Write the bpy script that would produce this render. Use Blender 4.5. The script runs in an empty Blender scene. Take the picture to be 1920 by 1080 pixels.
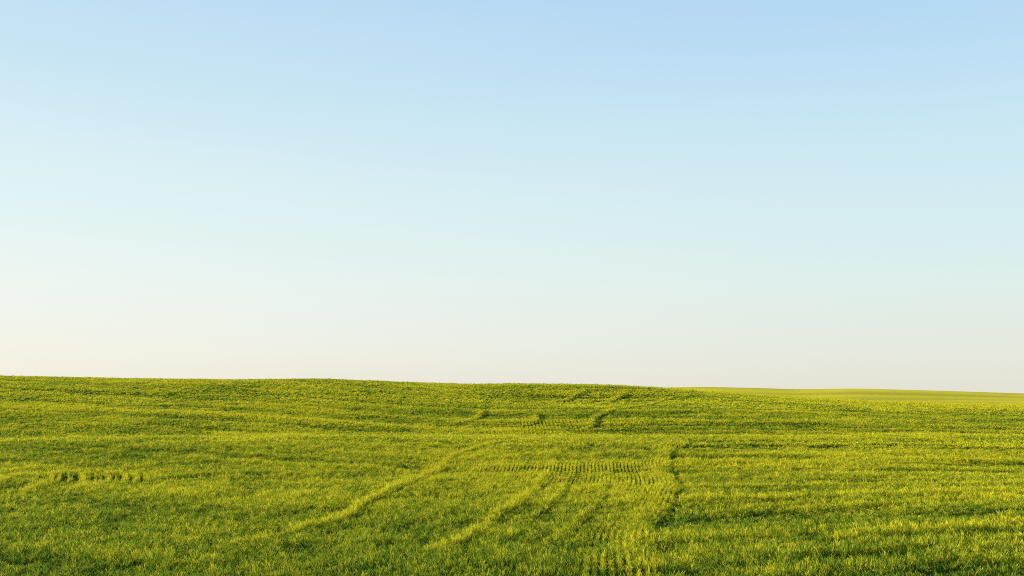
import bpy, math
import numpy as np

# ------------------------------------------------------------------ camera
sc = bpy.context.scene
EYE = 5.0
PITCH = math.atan(202.0 / 1866.7)
cam_data = bpy.data.cameras.new('camera')
cam_data.lens = 35.0
cam_data.sensor_width = 36.0
cam_data.clip_start = 0.5
cam_data.clip_end = 20000.0
cam = bpy.data.objects.new('camera', cam_data)
cam.location = (0, 0, EYE)
cam.rotation_euler = (math.pi / 2 + PITCH, 0, 0)
sc.collection.objects.link(cam)
sc.camera = cam

# ------------------------------------------------------------------ light
SUN_EL = math.radians(13.5)
SUN_AZ = math.radians(-82.0)          # from straight ahead (+Y), negative = left
world = bpy.data.worlds.new('World')
sc.world = world
world.use_nodes = True
wn, wl = world.node_tree.nodes, world.node_tree.links
wn.clear()
sky = wn.new('ShaderNodeTexSky')
sky.sky_type = 'NISHITA'
sky.sun_disc = False
sky.sun_elevation = SUN_EL
sky.sun_rotation = SUN_AZ
sky.altitude = 200
sky.air_density = 1.0
sky.dust_density = 1.0
sky.ozone_density = 1.0
SKY_STRENGTH = 0.12
EXPOSURE = 1.25
bg = wn.new('ShaderNodeBackground')
bg.inputs['Strength'].default_value = SKY_STRENGTH
wo = wn.new('ShaderNodeOutputWorld')


def lin(c):
    return tuple((v / 255 / 12.92 if v <= 10 else ((v / 255 + .055) / 1.055) ** 2.4) for v in c) + (1,)


# hazy spring sky: paler and warmer low down and towards the sun, by direction in the world
tcw = wn.new('ShaderNodeTexCoord')
sep = wn.new('ShaderNodeSeparateXYZ'); wl.new(tcw.outputs['Generated'], sep.inputs[0])
SKY_Z = (0.0, .05, .11, .19, .26, .33, .39, 1.0)
SKY_SUNWARD = ((238, 232, 220), (240, 239, 229), (235, 243, 238), (223, 241, 241), (210, 235, 243), (198, 227, 242), (187, 219, 242), (120, 165, 215))
SKY_AWAY = ((226, 226, 213), (226, 230, 220), (221, 237, 233), (209, 235, 241), (198, 229, 243), (185, 220, 244), (177, 214, 245), (105, 155, 215))


def sky_ramp(cols):
    r = wn.new('ShaderNodeValToRGB'); e = r.color_ramp.elements
    e[0].position = 0; e[0].color = lin(cols[0]); e[1].position = 1; e[1].color = lin(cols[-1])
    for z, c in list(zip(SKY_Z, cols))[1:-1]:
        k = e.new(z); k.color = lin(c)
    wl.new(zz.outputs[0], r.inputs[0])
    return r


nz = wn.new('ShaderNodeTexNoise'); nz.inputs['Scale'].default_value = 1.6; nz.inputs['Detail'].default_value = 4
mpw = wn.new('ShaderNodeMapping'); mpw.inputs['Scale'].default_value = (.9, .9, 7)
mpw.inputs['Rotation'].default_value = (0, math.radians(4), 0)
wl.new(tcw.outputs['Generated'], mpw.inputs['Vector']); wl.new(mpw.outputs[0], nz.inputs['Vector'])
nm = wn.new('ShaderNodeMath'); nm.operation = 'MULTIPLY_ADD'
nm.inputs[1].default_value = .05; nm.inputs[2].default_value = -.025
wl.new(nz.outputs[0], nm.inputs[0])
zz = wn.new('ShaderNodeMath'); zz.operation = 'ADD'; zz.use_clamp = True
wl.new(sep.outputs[2], zz.inputs[0]); wl.new(nm.outputs[0], zz.inputs[1])
side = wn.new('ShaderNodeMapRange'); side.inputs[1].default_value = -.60; side.inputs[2].default_value = .60
side.interpolation_type = 'SMOOTHSTEP'
wl.new(sep.outputs[0], side.inputs[0])
mx = wn.new('ShaderNodeMix'); mx.data_type = 'RGBA'
wl.new(side.outputs[0], mx.inputs[0])
wl.new(sky_ramp(SKY_SUNWARD).outputs[0], mx.inputs[6]); wl.new(sky_ramp(SKY_AWAY).outputs[0], mx.inputs[7])
sc1 = wn.new('ShaderNodeVectorMath'); sc1.operation = 'SCALE'
sc1.inputs[3].default_value = 1.0 / (SKY_STRENGTH * 2 ** EXPOSURE)
wl.new(mx.outputs[2], sc1.inputs[0])
blend = wn.new('ShaderNodeMix'); blend.data_type = 'RGBA'; blend.inputs[0].default_value = .05
wl.new(sc1.outputs[0], blend.inputs[6]); wl.new(sky.outputs[0], blend.inputs[7])
wl.new(blend.outputs[2], bg.inputs[0])
wl.new(bg.outputs[0], wo.inputs[0])

sun_data = bpy.data.lights.new('sun', 'SUN')
sun_data.energy = 5.0
sun_data.angle = math.radians(0.5)
sun_data.color = (1.0, 0.88, 0.64)
sun = bpy.data.objects.new('sun', sun_data)
sun.rotation_euler = (math.radians(90) - SUN_EL, 0, -SUN_AZ + math.pi)
sc.collection.objects.link(sun)

sc.view_settings.view_transform = 'Standard'
sc.view_settings.look = 'None'
sc.view_settings.gamma = 1.0
sc.view_settings.exposure = EXPOSURE
sc.cycles.max_bounces = 6
sc.cycles.transparent_max_bounces = 4
sc.cycles.use_denoising = False
sc.cycles.filter_width = 1.0

# ------------------------------------------------------------------ terrain
def sm(a,b,v):
    t=np.clip((v-a)/(b-a),0,1); return t*t*(3-2*t)
def g(p):
    "Gaussian helper"; return np.exp(-p*p)
YC=[-400,0,30,60,85,100,125,150,180,205,235,280,330,420,600]
GC=[0,0,0.0,.03,.09,.13,.27,.50,.80,1.0,1.12,1.10,.8,.2,0]
def spline(xs,ys):
    xs=np.array(xs,float); ys=np.array(ys,float)
    d=np.diff(ys)/np.diff(xs); m=np.zeros(len(xs))
    for i in range(1,len(xs)-1):
        m[i]=0 if d[i-1]*d[i]<=0 else 2*d[i-1]*d[i]/(d[i-1]+d[i])
    def f(q):
        q=np.clip(q,xs[0],xs[-1]); i=np.clip(np.searchsorted(xs,q)-1,0,len(xs)-2)
        h=xs[i+1]-xs[i]; t=(q-xs[i])/h
        return (2*t**3-3*t*t+1)*ys[i]+(t**3-2*t*t+t)*h*m[i]+(3*t*t-2*t**3)*ys[i+1]+(t**3-t*t)*h*m[i+1]
    return f
prof=spline(YC,GC)
XC=[-420.0, -180.0, -118.45, -106.11, -93.77, -81.43, -69.09, -56.76, -44.42, -32.08, -19.74, -7.4, 4.94, 17.27, 24.68, 34.55, 41.95, 54.29, 66.63, 77.73, 91.3, 103.64, 118.45, 180.0, 420.0]
HC=[13.34, 9.84, 8.34, 8.11, 7.84, 7.71, 7.63, 7.74, 7.9, 7.51, 6.94, 6.59, 6.54, 6.48, 6.31, 5.87, 5.39, 4.59, 3.86, 3.3, 2.78, 2.75, 2.26, 2.06, 2.26]
crest=spline(XC,HC)
XF=[-1500.0, -300.0, -50.0, 77.59, 108.62, 131.9, 170.69, 209.48, 244.4, 287.07, 325.86, 372.41, 600.0, 2000.0]
HF=[14.0, 14.0, 12.0, 11.21, 11.3, 11.63, 10.88, 9.84, 10.33, 9.49, 8.22, 6.66, 5.16, 5.0]
far=spline(XF,HF)
profF=spline([300,420,560,760,1000,1800,4000],[-.6,-.5,.15,1,.9,-1.5,-6])
def terrain(x,y):
    x=np.asarray(x,float); y=np.asarray(y,float)
    z=crest(x)*prof(y)
    # low folds that run across the field
    yy=y-0.12*x
    z=z+0.42*g((yy-84)/15)-0.50*g((yy-108)/13)
    z=z+0.16*np.sin(x/13+y/29)*sm(20,80,y)*(1-sm(220,300,y))*.8+.13*np.sin(x/31-y/17+1.3)*sm(20,60,y)
    z=z-1.1*g((y-172)/17)*g((x-14)/17)-0.5*g((y-165)/20)*g((x+60)/30)
    z=z+far(x*720/np.maximum(y,300.0))*profF(y)*sm(270,420,y)
    return z


def hashf(i, j, seed):
    n = (i.astype(np.int64) * 374761393 + j.astype(np.int64) * 668265263 + seed * 974634777) & 0xffffffff
    n = ((n ^ (n >> 13)) * 1274126177) & 0xffffffff
    n = ((n ^ (n >> 16)) * 2246822519) & 0xffffffff
    n = n ^ (n >> 15)
    return (n & 0xffffff) / float(0xffffff)


def noise(x, y, seed=0):
    """smooth value noise, about -1 .. 1"""
    x = np.asarray(x, float); y = np.asarray(y, float)
    i = np.floor(x); j = np.floor(y)
    u = x - i; v = y - j
    u = u * u * (3 - 2 * u); v = v * v * (3 - 2 * v)
    a = hashf(i, j, seed); b = hashf(i + 1, j, seed)
    c = hashf(i, j + 1, seed); d = hashf(i + 1, j + 1, seed)
    return ((a * (1 - u) + b * u) * (1 - v) + (c * (1 - u) + d * u) * v) * 2 - 1


def fbm(x, y, seed, n=3):
    s = 0; a = 1.0; t = 0
    for k in range(n):
        s = s + a * noise(x * 2 ** k + 17.3 * k, y * 2 ** k - 9.1 * k, seed + k); t += a; a *= .5
    return s / t * 1.5


def relief(x, y):
    "the lie of the land with its small humps"
    z = terrain(x, y)
    near = 1 - sm(250, 330, y)
    return z + near * (.07 * noise(x / 3.1, y / 4.3, 61) + .035 * noise(x / 1.2, y / 1.5, 62))


# traced lines of the crop, metres on the ground (x right, y ahead)
FEATS = {
    'A': [(4.1, 26.9), (4.3, 29.6), (4.8, 34.9), (5.4, 38.5), (6.5, 43.0), (7.7, 48.6), (9.0, 55.1), (9.6, 60.7), (10.1, 66.8), (11.2, 72.8), (12.8, 78.7), (15.8, 87.4)],
    'C': [(-9.3, 33.6), (-8.3, 36.0), (-6.9, 40.9), (-6.8, 46.3), (-6.2, 51.5), (-5.4, 57.1), (-4.6, 62.4), (-4.5, 67.4), (-3.6, 74.3), (-2.4, 77.9), (-1.1, 82.4), (1.6, 87.2)],
    'D': [(-2.4, 32.5), (-1.2, 36.8), (-0.7, 41.0), (-0.0, 44.5), (0.9, 50.5), (1.7, 58.1), (2.6, 64.4), (3.0, 68.6)],
    'E': [(8.7, 116.4), (9.7, 119.6), (10.4, 125.1), (11.5, 133.3), (14.7, 144.1), (22.1, 161.9), (26.4, 174.6), (33.3, 189.4), (30.9, 184.1)],
    'Fh': [(7.7, 173.2), (11.3, 182.7), (14.2, 192.6)],
    'G': [(14.9, 169.8), (18.9, 180.2), (21.8, 190.3)],
    'Hh': [(-8.1, 119.8), (-6.1, 125.6), (-4.6, 134.1), (-4.5, 144.2)],
    'I': [(-1.3, 119.1), (0.8, 120.6), (2.7, 125.2), (3.3, 136.9)],
    'N': [(-18.7, 57.0), (-17.2, 58.1), (-14.8, 58.7)],
    'O1': [(18.6, 60.3), (20.4, 59.3), (22.5, 59.1)],
    'O2': [(7.3, 30.3), (9.3, 30.7), (11.8, 31.2), (14.4, 32.6)],
    'O3': [(10.4, 26.9), (12.0, 27.4), (14.1, 28.1)],
    'O4': [(2.5, 27.8), (4.7, 28.1), (5.9, 28.4)],
    'O5': [(12.2, 70.0), (16.6, 71.3), (20.6, 72.2)],
    'O6': [(20.9, 82.3), (26.6, 82.4)],
    'P1': [(11.2, 34.4), (15.2, 36.5), (19.7, 39.0)],
    'P2': [(13.3, 73.9), (21.2, 74.2), (31.7, 71.3)],
    'P3': [(-32.7, 64.3), (-26.0, 60.7), (-15.3, 53.7)],
    'P4': [(-74.5, 145.9), (-38.9, 130.7), (-9.7, 114.2), (13.5, 106.2)],
    'L': [(-59.5, 148.2), (-55.0, 147.5), (-50.4, 146.8), (-47.5, 141.6)],
    'M': [(-26.79, 57.02), (-26.49, 57.02), (-25.89, 57.02), (-25.56, 57.02), (-25.29, 57.02), (-24.76, 56.97), (-24.15, 56.97), (-23.82, 56.97), (-23.49, 56.97), (-23.19, 56.97), (-22.59, 56.97), (-22.26, 56.97), (-21.69, 56.97), (-21.09, 56.97)],
}


def line_dist(x, y, pts, rad):
    """distance to a polyline, signed: + on its right-hand (east) side; inf beyond rad"""
    p = np.array(pts, float)
    best = np.full(x.shape, 1e9)
    box = (x > p[:, 0].min() - rad) & (x < p[:, 0].max() + rad) & (y > p[:, 1].min() - rad) & (y < p[:, 1].max() + rad)
    xs, ys = x[box], y[box]
    bb = np.full(xs.shape, 1e9)
    for a, b in zip(p[:-1], p[1:]):
        d = b - a; L = d @ d
        t = np.clip(((xs - a[0]) * d[0] + (ys - a[1]) * d[1]) / L, 0, 1)
        ex = xs - a[0] - t * d[0]; ey = ys - a[1] - t * d[1]
        r = np.hypot(ex, ey)
        sg = np.sign(ex * d[1] - ey * d[0]); sg[sg == 0] = 1
        m = r < np.abs(bb)
        bb[m] = (r * sg)[m]
    best[box] = bb
    return best


def smooth_line(pts, n=6):
    p = np.array(pts, float)
    t = np.arange(len(p)); q = np.linspace(0, len(p) - 1, (len(p) - 1) * n + 1)
    return np.stack([spline(t, p[:, 0])(q), spline(t, p[:, 1])(q)], 1)


FEATS['D2'] = [(px + 1.5, py) for px, py in FEATS['D']]
FEATS['D3'] = [(px * .5 + qx * .5, qy) for (px, py), (qx, qy) in zip(FEATS['D'], [(4.1, 32.5), (5.2, 36.8), (6.3, 41.0), (7.0, 44.5), (8.0, 50.5), (9.2, 58.1), (9.9, 64.4), (10.3, 68.6)])]
LN = {k: smooth_line(v) for k, v in FEATS.items() if k != 'M'}
Ax = lambda y: np.interp(y, LN['A'][:, 1], LN['A'][:, 0])
Cx = lambda y: np.interp(y, LN['C'][:, 1], LN['C'][:, 0])


def streak_coord(x, y):
    near = 1 - sm(42, 72, y)
    right = np.maximum(x - Ax(y), 0)
    left = np.minimum(x + 4, 0)
    return y - .34 * near * right + .05 * (1 - near) * right + .5 * left


def canopy(x, y):
    """height of the crop in metres, how thick it stands and its yellow tint: ripeness plus painted sun and shade"""
    s = streak_coord(x, y)
    wob = .6 * noise(x / 9, y / 9, 5) + .25 * noise(x / 2.7, y / 3, 6)
    farther = sm(60, 160, y)
    st1 = fbm((s + wob) / .75, x / 15, 11, 2)
    st2 = fbm((s + wob) / 2.0, x / 40, 21, 2)
    st3 = fbm((s + 2 * wob) / 5.5, x / 70, 23, 2)
    st = .55 * st1 * (1 - .7 * farther) + .65 * st2 * (1 - .3 * farther) + (.30 + .35 * farther) * st3
    cl = fbm(x / 1.3, y / 1.9, 31, 3)
    fine = .6 * noise(x / .13, y / .20, 37) + .5 * noise(x / .3, y / .5, 38)
    big = fbm(x / 13, y / 30, 41, 2)
    inside = sm(-1.5, 0, x - Cx(y)) * (1 - sm(-.5, .5, x - Ax(y))) * sm(20, 30, y) * (1 - sm(88, 98, y))
    left = 1 - sm(-9, -3, x)
    wst = 1 - .75 * inside - .25 * left
    h = .25 * (1 + .44 * st * wst + .13 * cl * (1 + inside) + .34 * fine)
    ripe_lit = .40 * big + .62 * st * wst + .32 * cl + .35 * fine + .15 * sm(165, 225, y) + .8 * sm(18, 55, x) * sm(155, 215, y) - .36 * (1 - sm(27, 58, y)) - .30 * (1 - sm(27, 52, y)) * sm(4, 10, x) + .10 * sm(50, 90, y)  # ripeness tint that also paints light and dark bands over the slopes
    thick = 1 + .55 * st * wst + .45 * cl * (1 + .4 * inside) + .3 * big + .35 * fine + .5 * sm(18, 55, x) * sm(155, 215, y)

    dk = (.35 + .65 * sm(-5, 8, x)) * (1 - .4 * farther) * sm(.25, .75, noise((s + wob) / (.7 + 1.3 * sm(40, 110, y)), x / 10 + 31, 51)) * (1 - .6 * inside)
    h = h * (1 - .42 * dk); thick = thick - .55 * dk; ripe_lit = ripe_lit - .6 * dk
    lt = sm(.3, .8, noise((s + wob) / (.7 + 1.5 * sm(40, 110, y)) + 9, x / 10, 52)) * (1 - .6 * inside)
    lt = lt * (.4 + .6 * sm(35, 60, y))
    h = h * (1 + .20 * lt); ripe_lit = ripe_lit + .7 * lt

    # seeder passes about 6.5 m wide leave a thin lane and a thicker overlap beside it
    ph = (s + .35 * noise(x / 14, y / 9, 55)) / 6.5 + .55
    pn = np.floor(ph); pf = (ph - pn - .5) * 6.5
    on = (sm(-.5, .4, noise(x / 16 + 7.7 * pn, pn, 56)) * (1 - .9 * inside) * (.4 + .6 * sm(-6, 8, x)))
    lane = g(pf / (.30 + .25 * sm(40, 90, y))) * on
    over = g((pf - 1.2 - .5 * sm(40, 90, y)) / (.6 + .4 * sm(40, 90, y))) * on * (.4 + .6 * sm(35, 60, y))
    lane = lane * (1 - .75 * farther)
    h = h * (1 - .45 * lane) + .06 * over
    thick = thick - .7 * lane + .3 * over; ripe_lit = ripe_lit - .5 * lane + .55 * over

    bright = g((y - .12 * x - 101) / 12) * .4 + g((x + 30) / 2.6) * g((y - 60) / 5) * .5
    ripe_lit = ripe_lit + bright; thick = thick + bright  # brightness of the sun-facing fold and one patch put into tint

    def ridge(k, off, w, amp, gap_off=None, gap_w=.4, gap=0.0, rad=6):
        nonlocal h, ripe_lit, thick
        d = line_dist(x, y, LN[k], rad)
        dd = d + w * (.3 * noise(x / 1.7, y / 3.1, 71) + .3 * noise(x / .5, y / .9, 72))
        b = g((dd - off) / w) * (.9 + .3 * noise(x / 2, y / 4.5, 73))
        h = h + .85 * amp * b; ripe_lit = ripe_lit + 9 * amp * b; thick = thick + .6 * b  # yellow tint paints the sunlit look of the ridge
        if gap_off is not None:
            q = g((dd - gap_off) / gap_w) * gap * np.clip(.7 + .6 * noise(x / 3, y / 5, 74), 0, 1) * sm(28, 35, y)
            h = h * (1 - .7 * q); thick = thick - 1.1 * q; ripe_lit = ripe_lit - .6 * q  # greener tint deepens the shade in the gap

    ridge('A', -.6, .6, .06, .30, .20, .68)
    ridge('C', 0, .22, .145, .5, .2, .5)
    ridge('D', 0, .20, .13, .42, .18, .45)
    ridge('D2', 0, .16, .05, .36, .2, .4)
    ridge('D3', 0, .16, .05, .36, .2, .2)
    ridge('E', -.4, .45, .12, .45, .4, .65)
    ridge('Fh', -.3, .6, .12, 1.1, .8, .7)
    ridge('G', -.3, .6, .12, 1.1, .8, .7)
    ridge('Hh', 0, .45, .11, 1.0, .6, .7)
    ridge('I', 0, .45, .11, .9, .6, .7)
    ridge('L', 0, .6, .10, 1.4, .5, .6)
    ridge('P1', 0, .4, .13)
    ridge('P2', 0, .8, .12)
    ridge('P3', 0, .7, .06)
    ridge('P4', 0, 2.2, .12, rad=9)
    for k, w in (('N', .62), ('O1', .5), ('O2', .28), ('O3', .32), ('O4', .25), ('O5', .6), ('O6', .8)):
        d = line_dist(x, y, LN[k], 5)
        d = d + w * (.5 * noise(x / 1.3, y, 77) + .3 * noise(x / .4, y / .8, 78))
        q = g(d / w)
        h = h * (1 - .62 * q); thick = thick - .9 * q; ripe_lit = ripe_lit - .5 * q
        h = h + .07 * g((np.abs(d) - 2.3 * w) / (.8 * w)) * (np.abs(d) < 4)
    near_hole = np.zeros_like(x)
    for n, (mx, my) in enumerate(FEATS['M']):
        mx += .2
        rx = (.11, .10, .10, .12, .18, .20, .10, .12, .11, .10, .13, .10, .10, .09)[n]
        rr = math.hypot(mx, my)
        al = ((x - mx) * mx + (y - my) * my) / rr
        ac = ((x - mx) * my - (y - my) * mx) / rr + .14 * (al / 1.8) ** 2
        q = np.exp(-((ac / rx) ** 2) - (al / 2.0) ** 4)
        h = h * (1 - .92 * q); thick = thick - 2.2 * q
        near_hole = np.maximum(near_hole, np.exp(-((ac / .5) ** 2) - (al / 2.6) ** 4))
        e = np.exp(-(((ac + rx + .12) / .11) ** 2) - (al / 2.3) ** 4)
        h = h + .14 * e; ripe_lit = ripe_lit + 1.0 * e; thick = thick + .8 * e
    # drill rows that show as combs inside the curve
    c = x - Ax(y) + .05 * noise(x / 2, y / 3, 90)
    band = (.85 * g((y - 61) / 5) + g((y - 66.5) / 3) * .6 + .15 * g((y - 31) / 4) * g((c + 1.3) / 1.8) + .85 * sm(-2.9, -1.7, c) + .4 * g(line_dist(x, y, LN['D'], 3) / .9)
            + .3 * g((y - 122) / 5) * (1 - sm(9, 10, x)) * sm(-6, -4, x))
    band = np.clip(.30 + band, 0, 1) * (sm(-1.5, 0, x - Cx(y)) * (1 - sm(-.1, .15, c)) * (1 - sm(95, 100, y) * sm(9.5, 10.5, x)) * sm(20, 30, y)
                                  * (1 - sm(135, 140, y))) * (.6 + .6 * sm(-.5, .3, noise(x / 3, y / 4, 91)))
    band = np.clip(band, 0, 1) * (.75 + .25 * sm(32, 46, y))
    comb_l = (g((y - 148) / 3) * sm(-61, -59, x) * (1 - sm(-50, -48, x)))
    band = np.maximum(band, comb_l)
    ripe_lit = ripe_lit + .5 * band; thick = thick + .5 * band
    return np.clip(h, .04, .62), np.clip(thick, 0, 2.2), np.clip(ripe_lit, -1, 1), band, c, near_hole


# ------------------------------------------------------------------ materials
def nodes_of(name):
    m = bpy.data.materials.new(name); m.use_nodes = True
    nt = m.node_tree; nt.nodes.clear()
    return m, nt.nodes, nt.links


def crop_material():
    m, N, L = nodes_of('crop_leaves')
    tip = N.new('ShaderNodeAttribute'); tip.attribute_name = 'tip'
    ripe_lit = N.new('ShaderNodeAttribute'); ripe_lit.attribute_type = 'INSTANCER'; ripe_lit.attribute_name = 'ripe_lit'
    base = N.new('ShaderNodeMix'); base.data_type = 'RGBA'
    base.inputs[6].default_value = LEAF_LOW_SHADED; base.inputs[7].default_value = LEAF_GREEN
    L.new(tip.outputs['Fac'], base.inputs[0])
    yel = N.new('ShaderNodeMix'); yel.data_type = 'RGBA'
    yel.inputs[7].default_value = LEAF_RIPE_LIT
    L.new(base.outputs[2], yel.inputs[6])
    mul = N.new('ShaderNodeMath'); mul.operation = 'MULTIPLY'; mul.use_clamp = True
    L.new(tip.outputs['Fac'], mul.inputs[0]); L.new(ripe_lit.outputs['Fac'], mul.inputs[1])
    L.new(mul.outputs[0], yel.inputs[0])
    p = N.new('ShaderNodeBsdfPrincipled')
    p.inputs['Roughness'].default_value = .55
    p.inputs['Specular IOR Level'].default_value = .02
    L.new(yel.outputs[2], p.inputs['Base Color'])
    tr = N.new('ShaderNodeBsdfTranslucent')
    L.new(yel.outputs[2], tr.inputs['Color'])
    mix = N.new('ShaderNodeMixShader'); mix.inputs[0].default_value = .38
    L.new(p.outputs[0], mix.inputs[1]); L.new(tr.outputs[0], mix.inputs[2])
    o = N.new('ShaderNodeOutputMaterial'); L.new(mix.outputs[0], o.inputs[0])
    return m


LEAF_LOW_SHADED = (.040, .078, .010, 1)  # lower leaves: own darker green, deepened to paint shade near the ground
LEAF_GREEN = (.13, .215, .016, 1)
LEAF_RIPE_LIT = (.58, .53, .022, 1)  # ripe yellow, used for painted sunlit bands as well


def ground_material():
    m, N, L = nodes_of('green_soil')
    tc = N.new('ShaderNodeNewGeometry')
    n1 = N.new('ShaderNodeTexNoise'); n1.inputs['Scale'].default_value = 3.0; n1.inputs['Detail'].default_value = 6
    L.new(tc.outputs['Position'], n1.inputs['Vector'])
    r = N.new('ShaderNodeValToRGB')
    r.color_ramp.elements[0].position = .3; r.color_ramp.elements[0].color = (.025, .05, .005, 1)
    r.color_ramp.elements[1].position = .7; r.color_ramp.elements[1].color = (.055, .075, .01, 1)
    L.new(n1.outputs[0], r.inputs[0])
    b = N.new('ShaderNodeBump'); b.inputs['Strength'].default_value = .8; b.inputs['Distance'].default_value = .1
    L.new(n1.outputs[0], b.inputs['Height'])
    p = N.new('ShaderNodeBsdfPrincipled'); p.inputs['Roughness'].default_value = 1
    p.inputs['Specular IOR Level'].default_value = 0
    L.new(r.outputs[0], p.inputs['Base Color']); L.new(b.outputs[0], p.inputs['Normal'])
    o = N.new('ShaderNodeOutputMaterial'); L.new(p.outputs[0], o.inputs[0])
    return m


def hill_material():
    m, N, L = nodes_of('ripening_crop_hill')
    tc = N.new('ShaderNodeNewGeometry')
    mp = N.new('ShaderNodeMapping'); mp.inputs['Scale'].default_value = (.006, .03, .02)
    mp.inputs['Rotation'].default_value = (0, 0, .10)
    L.new(tc.outputs['Position'], mp.inputs['Vector'])
    n1 = N.new('ShaderNodeTexNoise'); n1.inputs['Scale'].default_value = 1.0; n1.inputs['Detail'].default_value = 5
    n1.inputs['Roughness'].default_value = .55
    L.new(mp.outputs[0], n1.inputs['Vector'])
    r = N.new('ShaderNodeValToRGB')
    r.color_ramp.elements[0].position = .32; r.color_ramp.elements[0].color = HILL_A
    r.color_ramp.elements[1].position = .66; r.color_ramp.elements[1].color = HILL_B
    L.new(n1.outputs[0], r.inputs[0])
    n2 = N.new('ShaderNodeTexNoise'); n2.inputs['Scale'].default_value = .35; n2.inputs['Detail'].default_value = 4
    L.new(tc.outputs['Position'], n2.inputs['Vector'])
    b = N.new('ShaderNodeBump'); b.inputs['Strength'].default_value = .5; b.inputs['Distance'].default_value = .4
    L.new(n2.outputs[0], b.inputs['Height'])
    p = N.new('ShaderNodeBsdfPrincipled'); p.inputs['Roughness'].default_value = .9
    p.inputs['Specular IOR Level'].default_value = .0
    L.new(r.outputs[0], p.inputs['Base Color']); L.new(b.outputs[0], p.inputs['Normal'])
    o = N.new('ShaderNodeOutputMaterial'); L.new(p.outputs[0], o.inputs[0])
    return m


HILL_A = (.36, .31, .030, 1)
HILL_B = (.54, .46, .034, 1)

# ------------------------------------------------------------------ ground and hill
def mesh_from(name, co, faces, mat, smooth=True):
    me = bpy.data.meshes.new(name)
    me.vertices.add(len(co)); me.vertices.foreach_set('co', np.asarray(co, np.float32).ravel())
    nf, k = faces.shape
    me.loops.add(nf * k); me.loops.foreach_set('vertex_index', faces.astype(np.int32).ravel())
    me.polygons.add(nf); me.polygons.foreach_set('loop_start', np.arange(0, nf * k, k, dtype=np.int32))
    me.update(calc_edges=True)
    if smooth: me.polygons.foreach_set('use_smooth', np.ones(nf, bool))
    me.materials.append(mat)
    me.validate()
    ob = bpy.data.objects.new(name, me); sc.collection.objects.link(ob)
    return ob


def sheet(name, xs, ys, mat):
    X, Y = np.meshgrid(xs, ys)
    co = np.stack([X, Y, relief(X, Y)], -1).reshape(-1, 3)
    nx, ny = len(xs), len(ys)
    a = (np.arange(ny - 1)[:, None] * nx + np.arange(nx - 1)).ravel()
    return mesh_from(name, co, np.stack([a, a + 1, a + nx + 1, a + nx], 1), mat)


xs = np.r_[np.linspace(-3000, -420, 60)[:-1], np.linspace(-420, -200, 45)[:-1], np.linspace(-200, 200, 500)[:-1],
           np.linspace(200, 700, 110)[:-1], np.linspace(700, 3000, 60)]
ys_near = np.r_[np.linspace(-300, 10, 20)[:-1], np.linspace(10, 90, 160)[:-1], np.linspace(90, 340, 200)]
ys_far = np.r_[np.linspace(340, 1200, 220)[:-1], np.linspace(1200, 4000, 50)]
ground = sheet('ground', xs, ys_near, ground_material()); ground['kind'] = 'structure'
hill = sheet('hill', xs, ys_far, hill_material()); hill['kind'] = 'structure'
ground['label'] = 'dark green soil of the crop field under the grass'
hill['label'] = 'smooth yellow green far hill behind the crop field'

# ------------------------------------------------------------------ the crop: one object, plants instanced on points
rng = np.random.default_rng(7)


def tuft(n, spread, width, seed):
    """n leaning leaves and stalks about 1 m tall (scaled later): vertices, triangles, tip factor"""
    r = np.random.default_rng(seed)
    V, T, A = [], [], []
    for k in range(n):
        a = r.uniform(0, 2 * math.pi); q = spread * math.sqrt(r.uniform())
        bx, by = q * math.cos(a), q * math.sin(a)
        hh = r.uniform(.62, 1.08); az = r.uniform(0, 2 * math.pi)
        lean = r.uniform(.02, .22) * hh
        curl = r.uniform(0, .45)
        dx, dy = math.cos(az), math.sin(az)
        sa = r.uniform(0, math.pi); wx, wy = math.cos(sa) * width / 2, math.sin(sa) * width / 2
        ear = r.uniform() < .35
        rows = ((0, 0, .7), (.5, .25, 1.0), (.85, .65, .9), (1.0, 1.0, 0)) if not ear else \
               ((0, 0, .35), (.72, .3, .35), (.84, .5, 1.35), (1.04, .75, 0))
        b0 = len(V)
        for (t, l, w) in rows:
            z = hh * (t - (curl * .35 * max(0, t - .6) if not ear else 0))
            cx, cy = bx + dx * lean * l, by + dy * lean * l
            if w == 0:
                V.append((cx, cy, z)); A.append(1.0)
            else:
                V.append((cx - wx * w, cy - wy * w, z)); V.append((cx + wx * w, cy + wy * w, z)); A += [t, t]
        T += [(b0, b0 + 1, b0 + 3), (b0, b0 + 3, b0 + 2), (b0 + 2, b0 + 3, b0 + 5), (b0 + 2, b0 + 5, b0 + 4),
              (b0 + 4, b0 + 5, b0 + 6)]
    return V, T, A


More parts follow.
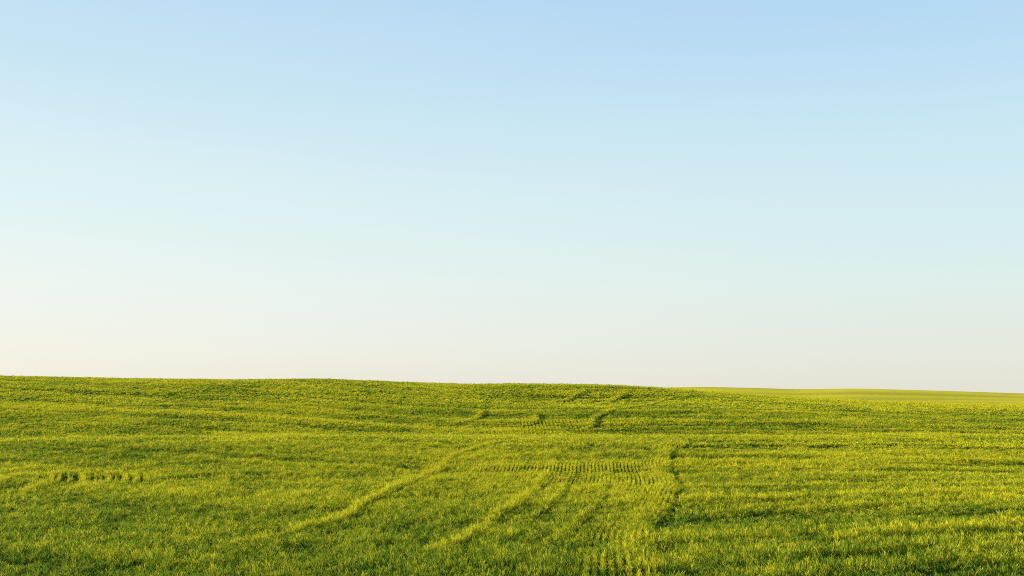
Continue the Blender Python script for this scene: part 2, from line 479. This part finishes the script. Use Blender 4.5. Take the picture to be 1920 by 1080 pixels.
# (x/y spread is in units of the plant's own horizontal scale, width too)
LODS = [  # y0, y1, row step, along step, leaves, spread m, leaf width m, variants
    (17, 80, .145, .10, 9, .038, .017, 8),
    (78, 150, .23, .17, 11, .075, .032, 6),
    (148, 300, .40, .34, 14, .16, .07, 6),
]
verts, tris, tipa, kind = [], [], [], []
P = dict(co=[], kind=[], rot=[], scl=[], ripe_lit=[])
kcount = 0
for (y0, y1, dr, da, nb, sp, wd, nv) in LODS:
    first = kcount
    for v in range(nv):
        V, T, A = tuft(nb, sp, wd, 100 + kcount)
        b = sum(len(q) for q in verts)
        verts.append(np.array(V)); tris.append(np.array(T) + b); tipa.append(np.array(A))
        kind.append(np.full(len(V), kcount + 1)); kcount += 1
    # plants stand in drill rows: across the view at the sides, along the curve in the middle
    xm = .60 * y1 + 7
    X, Y = np.meshgrid(np.arange(-xm, xm, da), np.arange(y0, y1, dr))
    X = X + rng.uniform(-.5, .5, X.shape) * da; Y = Y + rng.uniform(-.5, .5, Y.shape) * dr * .9
    X = X.ravel(); Y = Y.ravel()
    k = np.abs(X) < .58 * Y + 6
    X, Y = X[k], Y[k]
    h, th, rp, band, c, hole = canopy(X, Y)
    if dr < .35:       # pull plants onto the rows that run with the curve
        rs = .235 if dr < .2 else .44
        rc = np.round(c / rs) * rs
        c2 = c + (rc - c) * np.clip(band * .66, 0, 1)
        X = X + (rc - c) * np.clip(band * .66, 0, 1)
        h = h * (1 - .55 * band * (.5 - .5 * np.cos(2 * math.pi * np.clip(np.abs(c2 / rs - np.round(c2 / rs)) * 1.15, 0, .5))))
        h = h * (1 + .12 * band * hashf(np.round(c / rs), np.zeros_like(c), 3))
    tight = 1 - .36 * np.maximum(band, hole)
    keep = rng.uniform(0, 1, X.shape) < np.clip(.06 + .60 * th, .03, 1)
    X, Y, h, th, rp, tight = (q[keep] for q in (X, Y, h, th, rp, tight))
    n = len(X)
    P['co'].append(np.stack([X, Y, relief(X, Y) - .02], 1))
    P['kind'].append(-(rng.integers(0, nv, n) + 1 + first))
    P['rot'].append(np.stack([rng.normal(0, .10, n) * tight, rng.normal(.06, .10, n) * tight, rng.uniform(0, 6.283, n)], 1))
    s = rng.uniform(.85, 1.2, n) * tight
    P['scl'].append(np.stack([s, s, h * np.clip(rng.normal(1, .22, n), .45, 1.6)], 1))
    P['ripe_lit'].append(np.clip(.36 + .55 * rp + rng.normal(0, .30, n), 0, 1))
    print('LOD', y0, n)

V = np.concatenate(verts); T = np.concatenate(tris)
pc = np.concatenate(P['co']); nV, nP = len(V), len(pc)
me = bpy.data.meshes.new('crop_grass')
me.vertices.add(nV + nP)
me.vertices.foreach_set('co', np.concatenate([V, pc]).astype(np.float32).ravel())
me.loops.add(len(T) * 3); me.loops.foreach_set('vertex_index', T.astype(np.int32).ravel())
me.polygons.add(len(T)); me.polygons.foreach_set('loop_start', np.arange(0, len(T) * 3, 3, dtype=np.int32))
me.update(calc_edges=True)


def attr(name, typ, a, fld='value'):
    at = me.attributes.new(name, typ, 'POINT'); at.data.foreach_set(fld, a.ravel())


attr('kind_no', 'INT', np.concatenate(kind + P['kind']).astype(np.int32))
attr('tip', 'FLOAT', np.concatenate(tipa + [np.zeros(nP)]).astype(np.float32))
attr('ripe_lit', 'FLOAT', np.concatenate([np.zeros(nV)] + P['ripe_lit']).astype(np.float32))
attr('rot', 'FLOAT_VECTOR', np.concatenate([np.zeros((nV, 3))] + P['rot']).astype(np.float32), 'vector')
attr('scl', 'FLOAT_VECTOR', np.concatenate([np.ones((nV, 3))] + P['scl']).astype(np.float32), 'vector')
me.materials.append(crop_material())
crop = bpy.data.objects.new('crop_grass', me); sc.collection.objects.link(crop)
crop['kind'] = 'stuff'
crop['label'] = 'young yellow green cereal crop covering the rolling field'
crop['category'] = 'crop'

ng = bpy.data.node_groups.new('plant_the_field', 'GeometryNodeTree')
ng.interface.new_socket('Geometry', in_out='INPUT', socket_type='NodeSocketGeometry')
ng.interface.new_socket('Geometry', in_out='OUTPUT', socket_type='NodeSocketGeometry')
N, L = ng.nodes, ng.links
gi = N.new('NodeGroupInput'); go = N.new('NodeGroupOutput')


def named(name, typ):
    a = N.new('GeometryNodeInputNamedAttribute'); a.data_type = typ
    a.inputs['Name'].default_value = name
    return a.outputs[0]


kn, rt, sl = named('kind_no', 'INT'), named('rot', 'FLOAT_VECTOR'), named('scl', 'FLOAT_VECTOR')
join = N.new('GeometryNodeJoinGeometry')


def pick(value):
    c = N.new('FunctionNodeCompare'); c.data_type = 'INT'; c.operation = 'EQUAL'
    L.new(kn, c.inputs[2]); c.inputs[3].default_value = value
    s = N.new('GeometryNodeSeparateGeometry'); s.domain = 'POINT'
    L.new(gi.outputs[0], s.inputs[0]); L.new(c.outputs[0], s.inputs[1])
    return s.outputs[0]


for k in range(kcount):
    ip = N.new('GeometryNodeInstanceOnPoints')
    L.new(pick(-(k + 1)), ip.inputs['Points']); L.new(pick(k + 1), ip.inputs['Instance'])
    er = N.new('FunctionNodeEulerToRotation')
    L.new(rt, er.inputs[0]); L.new(er.outputs[0], ip.inputs['Rotation']); L.new(sl, ip.inputs['Scale'])
    L.new(ip.outputs[0], join.inputs[0])
L.new(join.outputs[0], go.inputs[0])
mod = crop.modifiers.new('plant_the_field', 'NODES'); mod.node_group = ng
